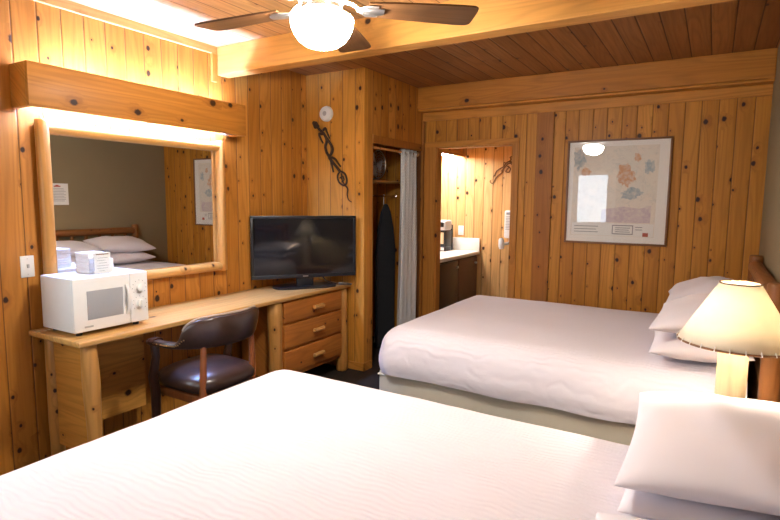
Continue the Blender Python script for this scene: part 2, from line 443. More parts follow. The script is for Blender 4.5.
# ================================================================== LIGHT VALANCE over the mirror
VY0, VY1, VZ0, VZ1, VX = -1.5256, -.0762, 1.9255, 2.143, .178
t = thing('light_valance', 'long boxed pine valance hiding tube lights on the left wall above the mirror', 'light fixture', (0, (VY0 + VY1) / 2, VZ0))
b = B(); box(b, VX - .03, VX, VY0, VY1, VZ0, VZ1, .002); obj('front_board', b, M['valance'], t)
for y0, y1 in ((VY0, VY0 + .03), (VY1 - .03, VY1)):
    b = B(); box(b, .001, VX - .0305, y0, y1, VZ0, VZ1, .002); obj('end_board', b, M['valance'], t)
b = B(); box(b, .001, .045, VY0 + .09, VY1 - .09, 2.005, 2.05, .004); fx = obj('tube_housing', b, M['white'], t)
b = B(); tube(b, [(.075, VY0 + .11, 2.028), (.075, VY1 - .11, 2.028)], .013, 12); obj('fluorescent_tube', b, M['tube'], fx)
b = B(); box(b, .02, .14, VY1 - .1, VY1 - .03, 1.935, 1.945, .002); obj('bracket', b, M['white'], t)

# ================================================================== MIRROR
MY0, MY1, MZ0, MZ1, FR = -1.435, -.172, .950, 1.872, .031
t = thing('wall_mirror', 'large mirror framed with peeled logs hung above the desk', 'mirror', (0, (MY0 + MY1) / 2, MZ0))
b = B(); box(b, .001, .02, MY0 + .03, MY1 - .03, MZ0 + .03, MZ1 - .03); obj('mirror_glass', b, M['mirror'], t, smooth=False)
for z in (MZ0 + FR, MZ1 - FR):
    b = B(); log(b, (.038, MY0 + .01, z), (.038, MY1 - .01, z), FR, seed=z, wob=.05); obj('log_rail', b, M['log_y'], t)
for i, y in enumerate((MY0 + FR, MY1 - FR)):
    b = B(); log(b, (.040, y, MZ0 - .002), (.040, y, MZ1 + .012), FR + .003, seed=5 + i, wob=.05); obj('log_stile', b, M['log_z'], t)

# ================================================================== DESK
KY0, KY1, KX, KZ = -1.519, .805, .49, .76
t = thing('desk', 'long pine log desk with three drawers under the mirror', 'desk', (.25, -.36, 0))
b = B(); box(b, .004, KX, KY0, KY1, KZ - .030, KZ, .007, 3); obj('desktop', b, M['desk_top'], t)
for i, (x, y, r) in enumerate(((.43, -1.438, .041), (.075, -1.438, .036), (.43, -.075, .052), (.435, .745, .046))):
    b = B(); log(b, (x + (.006 if i == 0 else 0), y + (.012 if i == 0 else 0), 0), (x, y, KZ - .031), r, seed=i + 20, wob=.14, taper=.02); obj('leg', b, M['log_z'], t)
b = B(); box(b, .10, .40, -1.445, -1.42, .12, KZ - .0305); obj('side_panel', b, M['panel_x'], t, smooth=False)
b = B(); box(b, .095, .12, -1.41, -.92, .17, KZ - .0305, .002); obj('modesty_panel', b, M['desk_panel'], t, smooth=False)
b = B(); box(b, .05, .455, -.04, .70, .13, KZ - .0305, .003); ped = obj('drawer_case', b, M['drawer'], t, smooth=False)
for z0, z1 in ((.562, .715), (.365, .545), (.165, .345)):
    b = B(); box(b, .4555, .476, -.02, .69, z0, z1, .008, 3); dr = obj('drawer', b, M['drawer'], t)
    zc = (z0 + z1) / 2
    b = B(); log(b, (.505, .285, zc), (.505, .405, zc), .017, seed=z0 * 9, wob=.04, seg=14, n=4)
    for y in (.315, .375): tube(b, [(.474, y, zc), (.505, y, zc)], .007, 8)
    obj('log_pull', b, M['log_y'], dr)

# ================================================================== MICROWAVE
XF, Y0, Y1, Z0, Z1 = .385, -1.482, -1.062, .782, 1.062
t = thing('microwave_oven', 'white microwave oven standing on the left end of the desk', 'microwave', (.2, -1.27, KZ))
b = B(); box(b, .085, XF - .012, Y0, Y1, Z0, Z1, .006); obj('body', b, M['white'], t)
b = B(); box(b, XF - .0115, XF + .006, Y0, -1.172, Z0, Z1, .007, 3); dr = obj('door', b, M['white'], t)
b = B(); box(b, XF + .0055, XF + .009, -1.412, -1.215, .842, .992, .0015); obj('door_window', b, M['oven_window'], dr, label='grey oven window')
b = B(); tube(b, [(XF + .004, -1.192, .84), (XF + .022, -1.19, .87), (XF + .026, -1.19, .92), (XF + .022, -1.19, .97), (XF + .004, -1.192, 1.0)], .011, 10); obj('handle', b, M['white'], dr)
b = B(); box(b, XF + .0055, XF + .008, -1.43, -1.385, .803, .812); obj('nameplate', b, M['grey_plastic'], dr)
b = B(); box(b, XF - .0115, XF + .005, -1.17, Y1, Z0, Z1, .006, 3); cp = obj('control_panel', b, M['white'], t)
for z in (.975, .885):
    b = B(); disc(b, (XF + .004, -1.115, z), (1, 0, 0), .033, .006); disc(b, (XF + .014, -1.115, z), (1, 0, 0), .022, .022)
    box(b, XF + .022, XF + .030, -1.119, -1.111, z - .021, z + .021, .002); obj('knob', b, M['grey_plastic'] if z < 0 else M['white'], cp)
    b = B()
    for k in range(9):
        a = PI * (1.2 - 1.4 * k / 8); yy, zz = -1.115 + .041 * math.cos(a), z + .041 * math.sin(a)
        box(b, XF + .0045, XF + .0058, yy - .002, yy + .002, zz - .002, zz + .002)
    obj('dial_marks', b, M['ink'], cp)
for x in (.12, .34):
    for y in (Y0 + .05, Y1 - .05):
        b = B(); disc(b, (x, y, KZ + .011), (0, 0, 1), .016, .0225); obj('foot', b, M['black'], t)
ZT = Z1
# towels stacked at the back of the oven
for i, lab in enumerate(('folded white towel at the bottom of the stack on the microwave', 'folded white towel second from the bottom of the stack on the microwave', 'folded white towel second from the top of the stack on the microwave', 'folded white towel topmost of the stack on the microwave')):
    b = B(); z = ZT + .0005 + i * .028
    dx = random.uniform(-.004, .004)
    box(b, .145 + dx, .275 + dx, -1.325, -1.217, z, z + .0145, .004, 2); box(b, .143 + dx, .277 + dx, -1.327, -1.215, z + .0135, z + .0279, .005, 2)
    tag(obj('folded_towel', b, M['towel']), lab, 'towel', 'folded towels on the microwave')
t = thing('card_holder', 'clear acrylic holder with a printed white card on top of the microwave', 'sign', (.33, -1.258, ZT))
b = B(); box(b, .318, .322, -1.323, -1.233, ZT + .004, ZT + .118, .0005); cd = obj('card', b, M['paper'], t)
b = B(); box(b, .3222, .3228, -1.313, -1.243, ZT + .106, ZT + .111); obj('card_heading', b, M['copper_metal'], cd)
b = B()
for k, (y0, y1) in enumerate(((-1.303, -1.248), (-1.308, -1.263), (-1.298, -1.253), (-1.308, -1.243), (-1.308, -1.248), (-1.298, -1.268))):
    z = ZT + .088 - k * .014; box(b, .3222, .3227, y0, y1, z, z + .002)
obj('card_print', b, M['ink'], cd)
b = B(); box(b, .3235, .3255, -1.326, -1.230, ZT + .003, ZT + .12); box(b, .30, .345, -1.326, -1.230, ZT, ZT + .004); obj('acrylic_stand', b, M['pane'], t, smooth=False)
b = B(); box(b, .20, .27, -1.248, -1.183, ZT, ZT + .075, .006); t = thing('tissue_box', 'small white box behind the card holder on the microwave', 'box', (.235, -1.218, ZT))
obj('carton', b, M['paper'], t)
b = B(); box(b, .222, .248, -1.238, -1.193, ZT + .0755, ZT + .0765); obj('carton_slot', b, M['grey_plastic'], t)

# ================================================================== TELEVISION (local axes: screen faces -y before turning)
ang = math.radians(90 - 36)        # width axis lies 36 degrees off the left wall
t = thing('television', 'black flat screen television on a stand at the right end of the desk', 'television', (.300, .425, KZ), ang)
TW, TZ0, TZ1 = .432, .080, .582
b = B(); box(b, -TW, TW, -.004, .022, TZ0, TZ1, .006, 3); box(b, -.28, .28, .02, .05, TZ0 + .05, TZ1 - .1, .015, 3); obj('casing', b, M['black'], t, local=True)
b = B()
for x0, x1, z0, z1 in ((-TW, TW, TZ0, TZ0 + .03), (-TW, TW, TZ1 - .022, TZ1), (-TW, -TW + .022, TZ0 + .03, TZ1 - .022), (TW - .022, TW, TZ0 + .03, TZ1 - .022)):
    box(b, x0, x1, -.012, -.003, z0, z1, .003)
obj('bezel', b, M['black'], t, local=True)
b = B(); box(b, -TW + .021, TW - .021, -.0065, -.004, TZ0 + .029, TZ1 - .021); obj('screen', b, M['gloss_black'], t, local=True, smooth=False)
b = B(); box(b, -.022, .022, -.0135, -.0115, TZ0 + .010, TZ0 + .018); obj('logo', b, M['silver'], t, local=True, label='small silver logo plate')
b = B(); box(b, -.07, .07, .0, .03, .012, TZ0 + .02, .006); obj('neck', b, M['black'], t, local=True)
b = B()
pts = [(.26 * math.copysign(abs(math.cos(a)) ** .5, math.cos(a)), .02 + .12 * math.copysign(abs(math.sin(a)) ** .7, math.sin(a))) for a in [2 * PI * k / 40 for k in range(40)]]
prism(b, pts, lambda a, c, d: Vector((a, c, d)), .014); obj('base', b, M['black'], t, local=True)
b = B(); tube(b, [(.30, .05, .012), (.36, .03, .010), (.40, .0, .006), (.385, -.03, .006), (.33, -.02, .006), (.28, .04, .006), (.2, .08, .03), (.1, .05, .15)], .005, 8); obj('power_cable', b, M['black'], t, local=True)

# ================================================================== CHAIR (faces the desk, -x)
t = thing('captain_chair', 'brown leather captain chair with padded wraparound back pushed up to the desk', 'chair', (.64, -.855, 0))
cx, cy = .64, -.855
def padded(bm, cx, cy, wx, wy, z0, z1, n=26, sq=.45, dome=.03):
    rows = []
    prof = [(.0, z0, 1), (.86, z0, 1), (.97, z0 + (z1 - z0) * .15, 1), (1., z0 + (z1 - z0) * .5, 1), (.985, z0 + (z1 - z0) * .75, 1), (.93, z1 - .004, 1), (.75, z1 + dome * .5, 1), (.4, z1 + dome * .9, 1), (0, z1 + dome, 1)]
    for f, z, _ in prof:
        if f == 0: rows.append([bm.verts.new((cx, cy, z))]); continue
        r = []
        for k in range(n):
            a = 2 * PI * k / n; c, s_ = math.cos(a), math.sin(a)
            r.append(bm.verts.new((cx + wx * f * math.copysign(abs(c) ** sq, c), cy + wy * f * math.copysign(abs(s_) ** sq, s_), z)))
        rows.append(r)
    for i in range(len(rows) - 1):
        A, Bq = rows[i], rows[i + 1]
        for k in range(n):
            k2 = (k + 1) % n
            if len(A) == 1: bm.faces.new((A[0], Bq[k], Bq[k2]))
            elif len(Bq) == 1: bm.faces.new((A[k], A[k2], Bq[0]))
            else: bm.faces.new((A[k], A[k2], Bq[k2], Bq[k]))
b = B(); padded(b, cx - .02, cy, .235, .235, .405, .49, sq=.55, dome=.035); obj('seat', b, M['leather'], t, angle=70)
b = B(); box(b, cx - .22, cx + .17, cy - .2, cy + .2, .345, .396, .01); obj('seat_frame', b, M['chair_wood'], t)
# the wraparound back: U-shaped pad, taller at the back than at the arms
def upad(bm, inner=.0, n=40):
    rows = []
    for i in range(n + 1):
        u = -1 + 2 * i / n; a = u * math.radians(100)
        # path in plan: half ellipse opening to -x with straight arms
        X = cx - .03 + .235 * math.cos(a) if abs(a) < PI / 2 else cx - .03 - (abs(a) - PI / 2) * .7
        Y = cy + .275 * math.sin(max(-PI / 2, min(PI / 2, a)))
        nx, ny = math.cos(a) / .235, math.sin(a) / .265; L = math.hypot(nx, ny); nx, ny = nx / L, ny / L
        k = max(0, 1 - (abs(u) / .66) ** 5); k = k ** .8
        zt, zb = .700 + .145 * k, .666 - .004 * k; th = .022 + .012 * k; lean = .035 * k
        sec = []
        for q in range(12):
            ang_ = 2 * PI * q / 12; cq, sq_ = math.cos(ang_), math.sin(ang_)
            off = th * math.copysign(abs(cq) ** .6, cq); zz = (zt + zb) / 2 + (zt - zb) / 2 * math.copysign(abs(sq_) ** .55, sq_)
            off += lean * (zz - zb) / max(.02, zt - zb)
            sec.append(bm.verts.new((X + nx * off, Y + ny * off, zz)))
        rows.append(sec)
    for i in range(n):
        for q in range(12): bm.faces.new((rows[i][q], rows[i][(q + 1) % 12], rows[i + 1][(q + 1) % 12], rows[i + 1][q]))
    bm.faces.new(rows[0]); bm.faces.new(rows[-1][::-1])
    return rows
b = B(); rows = upad(b)
crest = [(r[3].co.copy()) for r in rows]; armrow = [r[0].co.copy() for r in rows]
bk = obj('backrest', b, M['leather'], t, angle=60)
b = B(); tube(b, [c + Vector((0, 0, .003)) for c in crest[8:33]], .006, 8); obj('piping', b, M['leather_edge'], bk, label='worn tan piping along the top edge')
for i in list(range(1, 9)) + list(range(32, 40)):
    for j in range(2):
        b = B(); p = armrow[i].lerp(armrow[i + 1], j * .5) if i < 40 else armrow[i]
        bmesh.ops.create_icosphere(b, subdivisions=1, radius=.0045, matrix=Matrix.Translation(p))
        obj('nail_head', b, M['brass'], bk, label='brass nail head')
for s_ in (-1, 1):
    b = B(); y = cy + .268 * s_
    tube(b, [(cx - .09, y, .69), (cx - .125, y, .688), (cx - .15, y, .682), (cx - .165, y, .672)], [.034, .036, .034, .022], 14, flat=.55); obj('arm_tip', b, M['dark_chair_wood'], t)
    b = B(); tube(b, [(cx - .125, y, .675), (cx - .115, y, .60), (cx - .145, y - .0 * s_, .48), (cx - .155, y - .02 * s_, .38), (cx - .175, y - .03 * s_, .2), (cx - .19, y - .03 * s_, 0)], [.024, .022, .026, .027, .024, .018], 12); obj('front_leg', b, M['dark_chair_wood'], t)
    b = B(); tube(b, [(cx + .165, cy + .175 * s_, .675), (cx + .165, cy + .18 * s_, .55), (cx + .16, cy + .185 * s_, .38), (cx + .19, cy + .2 * s_, .15), (cx + .22, cy + .21 * s_, 0)], [.017, .019, .021, .02, .016], 12); obj('rear_leg', b, M['chair_wood'], t)
b = B(); tube(b, [(cx - .17, cy - .235, .2), (cx - .17, cy + .235, .2)], .012, 10); obj('stretcher', b, M['chair_wood'], t)

# ================================================================== BEDS
BX0, BX1, BYH, BZT, BZH = 1.280, 3.31, .825, .660, .360
BCY = .735
def spread(bm):
    r = .16; nx, ny = 70, 56; hang = BZT - r - BZH + r * PI / 2
    X0, X1, Y0_, Y1_ = BX0 + r, BX1, BCY - BYH + r, BCY + BYH - r
    e = hang; V = {}
    for i in range(nx + 1):
        for j in range(ny + 1):
            px = (X0 - e) + (X1 - X0 + e) * i / nx; py = (Y0_ - e) + (Y1_ - Y0_ + 2 * e) * j / ny
            qx = max(px, X0); qy = min(max(py, Y0_), Y1_); dx, dy = px - qx, py - qy; d = math.hypot(dx, dy)
            if d < 1e-9:
                x, y, z = px, py, BZT
                ex = min(px - X0, 1.0); ey = min(py - Y0_, Y1_ - py)
                z += .012 * min(1, ex / .4) * min(1, ey / .4)
            else:
                ux, uy = dx / d, dy / d
                if dx and dy: d = d * hang / (hang * min(1 / max(abs(ux), abs(uy)), 1.42)) 
                d = min(d, hang)
                if d < r * PI / 2:
                    a = d / r; x, y, z = qx + ux * r * math.sin(a), qy + uy * r * math.sin(a), BZT - r * (1 - math.cos(a))
                else:
                    k = d - r * PI / 2; w_ = .014 * noise.noise(Vector((qx * 2.6, qy * 2.6, 3))) - .012 * k / hang + .012 * math.sin(min(1, k / (hang - r * PI / 2)) * PI)
                    x, y, z = qx + ux * (r + w_), qy + uy * (r + w_), BZT - r - k
                    if k > .1: z += .010 * noise.noise(Vector((qx * 3.3, qy * 3.3, 7)))
            z += .006 * noise.noise(Vector((x * 2.2, y * 2.2, 0))) + .0025 * noise.noise(Vector((x * 7, y * 7, 2)))
            V[i, j] = bm.verts.new((x, y, z))
    for i in range(nx):
        for j in range(ny):
            bm.faces.new((V[i, j], V[i + 1, j], V[i + 1, j + 1], V[i, j + 1]))
    bmesh.ops.remove_doubles(bm, verts=bm.verts, dist=1e-4)
bed = thing('bed', 'bed with white spread and beige box spring against the plank wall by the framed map', 'bed', (2.3, BCY, 0), group=None)
b = B(); box(b, BX0 + .025, BX1 + .02, BCY - BYH + .035, BCY + BYH - .035, .05, .385, .035, 4); bs = obj('box_spring', b, M['boxspring'], bed, label='beige fabric box spring')
b = B(); tube(b, [(BX0 + .03, BCY - BYH + .034, .345), (BX1, BCY - BYH + .034, .345)], .006, 8); obj('piping', b, M['boxspring'], bs)
for x in (BX0 + .15, BX1 - .12):
    for y in (BCY - BYH + .15, BCY + BYH - .15):
        b = B(); disc(b, (x, y, .026), (0, 0, 1), .03, .051); obj('foot', b, M['black'], bed)
b = B(); spread(b); obj('bedspread', b, M['bedspread'], bed, angle=180)
HBX = 3.387; HBC = BCY - .105
b = B(); box(b, HBX - .012, HBX + .012, HBC - .68, HBC + .68, .30, .62, .003); hb = obj('headboard', b, M['headboard'], bed)
for y in (HBC - .73, HBC + .73):
    b = B(); log(b, (HBX, y, 0), (HBX, y, 1.13), .041, seed=y, wob=.05); obj('post', b, M['headpost'], hb)
for z, r in ((1.055, .042), (.66, .036)):
    b = B(); log(b, (HBX, HBC - .71, z), (HBX, HBC + .71, z), r, seed=z, wob=.08, n=14); obj('rail', b, M['headboard'], hb)
for k in range(8):
    y = HBC - .59 + 1.18 * k / 7
    b = B(); log(b, (HBX, y, .66), (HBX, y, 1.055), .02, seed=k, wob=.12, seg=12); obj('spindle', b, M['headpost'], hb)
bed2 = dup(bed, (2.3 - .02, -1.745, 0), label='nearest bed with white quilted spread filling the foreground')

# ------------------------------------------------------------------ pillows
def pillow(bm, L=.66, Wd=.44, T=.17, seed=0, n=30):
    """pillow lying flat, long side along y, pointed corners and creases"""
    top, bot = {}, {}
    for i in range(n + 1):
        for j in range(n + 1):
            u = -1 + 2 * i / n; v = -1 + 2 * j / n
            u_ = math.sin(u * PI / 2); v_ = math.sin(v * PI / 2)
            px = u_ * (1 - .10 * (1 - v_ * v_) * abs(u_) ** 3 * 0 - .07 * math.cos(v_ * PI / 2) * abs(u_)) ; py = v_ * (1 - .055 * math.cos(u_ * PI / 2) * abs(v_))
            h = (max(0, 1 - u_ ** 2) ** .50) * (max(0, 1 - v_ ** 2) ** .45)
            edge = abs(i - n / 2) == n / 2 or abs(j - n / 2) == n / 2
            w_ = noise.noise(Vector((px * 2.3 + seed, py * 2.3, seed))) * .16 + noise.noise(Vector((px * 5, py * 3 + seed, seed + 4))) * .06
            cr = .05 * math.sin((px * 9 + py * 3 + seed)) * h * (abs(v_) ** 2)
            hz = T / 2 * h * (1 + w_ + cr)
            x, y = px * Wd / 2, py * L / 2
            tv = bm.verts.new((x, y, hz)); top[i, j] = tv
            bot[i, j] = tv if edge else bm.verts.new((x, y, -hz * .85))
    for i in range(n):
        for j in range(n):
            for S, o in ((top, 1), (bot, -1)):
                q = [S[i, j], S[i + 1, j], S[i + 1, j + 1], S[i, j + 1]]
                if o < 0: q.reverse()
                try: bm.faces.new(q)
                except ValueError: pass
def put_pillow(loc, rot, lab, seed, size=(.66, .44, .17), grp=None):
    b = B(); pillow(b, *size, seed=seed)
    o = obj('pillow', b, M['pillow'], angle=180); o.location = loc; o.rotation_euler = rot
    tag(o, lab, 'pillow', grp); return o
r_ = math.radians
g1, g2 = 'pillows on the far bed', 'pillows on the near bed'
put_pillow((3.095, .28, .748), (0, r_(-3), r_(3)), 'white pillow on the far bed, lower one of the stack behind the lamp', 1, grp=g1)
put_pillow((3.11, .29, .893), (r_(2), r_(-9), r_(-2)), 'white pillow on the far bed, upper one of the stack behind the lamp', 2.3, grp=g1)
put_pillow((3.10, .97, .748), (0, r_(-3), r_(-2)), 'white pillow on the far bed, lower one of the stack nearest the plank wall', 3.1, grp=g1)
put_pillow((3.12, .98, .902), (r_(-3), r_(-10), r_(3)), 'white pillow on the far bed, upper one of the stack nearest the plank wall', 4.7, (.68, .45, .20), g1)
put_pillow((3.165, -1.24, .712), (0, r_(-2), r_(2)), 'white pillow on the near bed, lower one of the stack below the lamp', 5.5, (.64, .42, .10), g2)
put_pillow((3.175, -1.22, .800), (r_(3), r_(-5), r_(1)), 'white pillow on the near bed, upper one of the stack below the lamp', 6.2, (.66, .46, .145), g2)
put_pillow((3.16, -1.99, .745), (0, r_(-4), 0), 'white pillow at the bottom right corner of the photo, closest to the camera', 7.4, (.70, .46, .18), g2)

# ================================================================== NIGHTSTAND + LAMP
t = thing('nightstand', 'small wooden nightstand between the beds carrying the lamp', 'nightstand', (3.2, -.48, 0))
b = B(); box(b, 3.02, 3.40, -.80, -.19, .08, .53, .004); obj('body', b, M['drawer'], t)
b = B(); box(b, 2.99, 3.41, -.83, -.16, .5305, .56, .008); obj('top', b, M['desk_top'], t)
b = B(); box(b, 3.005, 3.0195, -.78, -.21, .33, .51, .004); dr = obj('drawer', b, M['drawer'], t)
b = B(); log(b, (2.985, -.55, .42), (2.985, -.42, .42), .015, n=4, seg=12); tube(b, [(2.985, -.485, .42), (3.006, -.485, .42)], .006, 8); obj('log_pull', b, M['log_y'], dr)
for x in (3.05, 3.37):
    for y in (-.77, -.225):
        b = B(); tube(b, [(x, y, 0), (x, y, .081)], .022, 10); obj('leg', b, M['log_z'], t)
LX, LY = 3.222, -.72
t = thing('table_lamp', 'lit table lamp with laced parchment shade on a pale wood post', 'lamp', (LX, LY, .56))
b = B(); box(b, LX - .085, LX + .085, LY - .075, LY + .075, .5605, .59, .008); obj('base', b, M['pale_post'], t)
b = B(); box(b, LX - .052, LX + .040, LY - .045, LY + .045, .5902, .985, .006); obj('post', b, M['pale_post'], t)
b = B(); tube(b, [(LX, LY, .98), (LX, LY, 1.03)], .014, 12); obj('socket', b, M['brass'], t)
RB, RT, ZB, ZTp = .183, .062, .985, 1.195
b = B(); lathe(b, [(RB, ZB), (RB - (RB - RT) * .33, ZB + .07), (RB - (RB - RT) * .66, ZB + .14), (RT, ZTp)], (LX, LY, 0), 48)
sh = obj('lamp_shade', b, M['shade'], t, angle=180); md = sh.modifiers.new('thick', 'SOLIDIFY'); md.thickness = .0015
def ring(bm, c, R, r, seg=48):
    c = Vector(c); pts = [c + Vector((R * math.cos(2 * PI * k / seg), R * math.sin(2 * PI * k / seg), 0)) for k in range(seg + 1)]
    tube(bm, pts, r, 8, cap=False)
b = B(); ring(b, (LX, LY, ZB), RB, .004); obj('lower_trim', b, M['frame_wood'], sh, label='brown leather edge of the shade')
b = B(); ring(b, (LX, LY, ZTp), RT, .003); obj('upper_trim', b, M['frame_wood'], sh)
for k in range(26):
    b = B()
    a = 2 * PI * k / 26; R0, R1 = RB + .0045, RB - .006
    tube(b, [(LX + R0 * math.cos(a), LY + R0 * math.sin(a), ZB - .003), (LX + (R1 + .004) * math.cos(a), LY + (R1 + .004) * math.sin(a), ZB + .012)], .0022, 6)
    obj('lacing_stitch', b, M['paper'], sh, label='white lacing stitch')
b = B(); lathe(b, [(0, 1.125), (.018, 1.12), (.028, 1.10), (.030, 1.085), (.024, 1.06), (.013, 1.035), (.012, 1.03)], (LX, LY, 0), 20); obj('bulb', b, M['bulb'], t)
b = B()
for k in range(3):
    a = 2 * PI * k / 3; tube(b, [(LX + .02 * math.cos(a), LY + .02 * math.sin(a), 1.175), (LX + RT * math.cos(a), LY + RT * math.sin(a), ZTp - .002)], .002, 6)
ring(b, (LX, LY, 1.175), .02, .002, 16)
tube(b, [(LX + .02, LY, 1.175), (LX + .045, LY, 1.12), (LX + .04, LY, 1.06), (LX + .012, LY, 1.025)], .002, 6); obj('harp', b, M['brass'], sh)

# ================================================================== CEILING FAN
FX, FY = 1.672, -1.09
t = thing('ceiling_fan', 'ceiling fan with five wooden blades and a lit white bowl light', 'ceiling fan', (FX, FY, H))
b = B(); lathe(b, [(0, H), (.07, H), (.075, H - .03), (.03, H - .06), (.022, H - .065), (.022, H - .11), (.06, H - .115), (.105, H - .135), (.118, H - .17), (.118, H - .225), (.10, H - .255), (.075, H - .265), (0, H - .266)], (FX, FY, 0), 36); obj('motor_housing', b, M['silver'], t)
b = B(); lathe(b, [(.072, 2.279), (.085, 2.270), (.088, 2.252), (.075, 2.24), (.075, 2.232)], (FX, FY, 0), 36); obj('light_collar', b, M['silver'], t)
b = B(); lathe(b, [(.0, 2.233), (.095, 2.233), (.122, 2.229), (.131, 2.220), (.132, 2.208), (.127, 2.184), (.115, 2.158), (.098, 2.134), (.072, 2.115), (.038, 2.104), (0, 2.101)], (FX, FY, 0), 40); obj('globe', b, M['globe'], t, label='glowing white glass bowl', angle=60)
ZBL = 2.268
for k in range(5):
    a = math.radians(184 - 72 * k); R = Matrix.Translation((FX, FY, ZBL)) @ Matrix.Rotation(a, 4, 'Z') @ Matrix.Rotation(r_(-7), 4, 'X')
    b = B(); pl = [(.20, -.050), (.30, -.060), (.60, -.075), (.655, -.073), (.672, -.062), (.675, -.04), (.675, .04), (.672, .062), (.655, .073), (.60, .075), (.30, .060), (.20, .050)]
    # one blade end is cut square with eased corners
    prism(b, pl, lambda x, y, d: Vector((x * .975, y * 1.15, d)), .008)
    bmesh.ops.transform(b, matrix=Matrix.Identity(4), verts=b.verts)
    bl = obj('blade', b, M['walnut'], t, local=True, angle=30)
    bl.matrix_local = Matrix.Translation((0, 0, ZBL - H)) @ Matrix.Rotation(a, 4, 'Z') @ Matrix.Rotation(r_(-7), 4, 'X')
    b = B(); tube(b, [(.09, 0, .03), (.13, 0, .018), (.16, .0, -.006), (.22, 0, -.006), (.26, 0, -.005)], [.016, .013, .018, .030, .022], 12, flat=.35)
    tube(b, [(.15, 0, -.004), (.19, -.035, -.005), (.235, -.04, -.005)], [.01, .012, .008], 8, flat=.5); tube(b, [(.15, 0, -.004), (.19, .035, -.005), (.235, .04, -.005)], [.01, .012, .008], 8, flat=.5)
    obj('blade_bracket', b, M['silver'], bl, local=True)

# ================================================================== FRAMED MAP
P1, P2, Q1, Q2 = 2.0175, 2.8175, 1.123, 1.990
t = thing('framed_map', 'large framed map under glass hung on the back plank wall', 'picture', ((P1 + P2) / 2, D, (Q1 + Q2) / 2))
b = B(); f = .016
for x0, x1, z0, z1 in ((P1, P2, Q1, Q1 + f), (P1, P2, Q2 - f, Q2), (P1, P1 + f, Q1 + f, Q2 - f), (P2 - f, P2, Q1 + f, Q2 - f)):
    box(b, x0, x1, D - .025, D - .001, z0, z1, .003)
obj('frame', b, M['frame_wood'], t)
b = B(); box(b, P1 + f, P2 - f, D - .012, D - .001, Q1 + f, Q2 - f); obj('mat_board', b, M['mat'], t, smooth=False)
def zx(a): return P1 + (a - 52) / (475 - 52) * (P2 - P1)
def zz(bq): return Q2 - (bq - 54) / (475 - 54) * (Q2 - Q1)
def flat(poly, d0, th=.0006):
    bm = B(); prism(bm, [(zx(a), zz(c)) for a, c in poly], lambda x, z, d: Vector((x, D - d0 - d, z)), th); return bm
def blob(a, c, ra, rc, seed, n=64):
    def rag(k): return 1 + .55 * noise.noise(Vector((math.cos(2 * PI * k / n) * 2.2, math.sin(2 * PI * k / n) * 2.2, seed * 2.7))) + .30 * noise.noise(Vector((math.cos(2 * PI * k / n) * 7, math.sin(2 * PI * k / n) * 7, seed)))
    return [(a + ra * math.cos(2 * PI * k / n) * rag(k), c + rc * math.sin(2 * PI * k / n) * rag(k)) for k in range(n)]
mp = obj('map_sheet', flat([(82, 82), (428, 82), (424, 442), (78, 442)], .0121), M['map'], t, smooth=False)
mo, mb, ml, mw = tintmap('map_orange', (.68, .33, .16)), tintmap('map_blue', (.32, .42, .48)), tintmap('map_lilac', (.60, .48, .54)), M['paper']
for poly, mt in ((blob(300, 200, 30, 42, 1), mo), (blob(345, 130, 13, 18, 2), mo), (blob(136, 182, 20, 16, 3), mo), (blob(106, 132, 24, 36, 4), mb), (blob(391, 165, 20, 24, 5), mb), (blob(330, 270, 42, 22, 6), mb),
                 ([(210, 335), (300, 322), (360, 330), (408, 318), (406, 386), (206, 386)], ml), ([(84, 390), (422, 390), (420, 440), (82, 440)], mw)):
    obj('map_region', flat(poly, .0128), mt, mp, smooth=False)
for a0, a1, c0, c1 in ((256, 342, 396, 400), (256, 342, 430, 434), (256, 260, 396, 434), (338, 342, 396, 434), (270, 330, 406, 409), (270, 325, 414, 417), (270, 330, 422, 425), (95, 198, 402, 405), (95, 190, 414, 417), (95, 198, 425, 428), (350, 378, 402, 405), (350, 378, 412, 415)):
    b = B(); prism(b, [(zx(a0), zz(c0)), (zx(a1), zz(c0)), (zx(a1), zz(c1)), (zx(a0), zz(c1))], lambda x, z, d: Vector((x, D - .0135 - d, z)), .0004)
    obj('legend_line', b, M['ink'], mp, smooth=False)
b = B(); prism(b, [(zx(380), zz(425)), (zx(402), zz(425)), (zx(402), zz(440)), (zx(380), zz(440))], lambda x, z, d: Vector((x, D - .0135 - d, z)), .0004); obj('map_stamp', b, M['red_ink'], mp, smooth=False)
b = B(); box(b, P1 + f, P2 - f, D - .019, D - .017, Q1 + f, Q2 - f); obj('glass', b, M['pic_glass'], t, smooth=False)

# ================================================================== SMALL THINGS ON THE WALLS
t = thing('smoke_detector', 'round white smoke detector on the closet front wall above the lizard ornament', 'smoke detector', (.226, YC, 2.203))
b = B(); n_ = Vector((0, -1, 0)); c = Vector((.226, YC, 2.203))
tube(b, [c + n_ * .0005, c + n_ * .012, c + n_ * .030, c + n_ * .036], [.066, .066, .058, .045], 32); obj('housing', b, M['white'], t)
b = B(); tube(b, [c + n_ * .036, c + n_ * .040], [.02, .017], 20); obj('test_button', b, M['grey_plastic'], t)
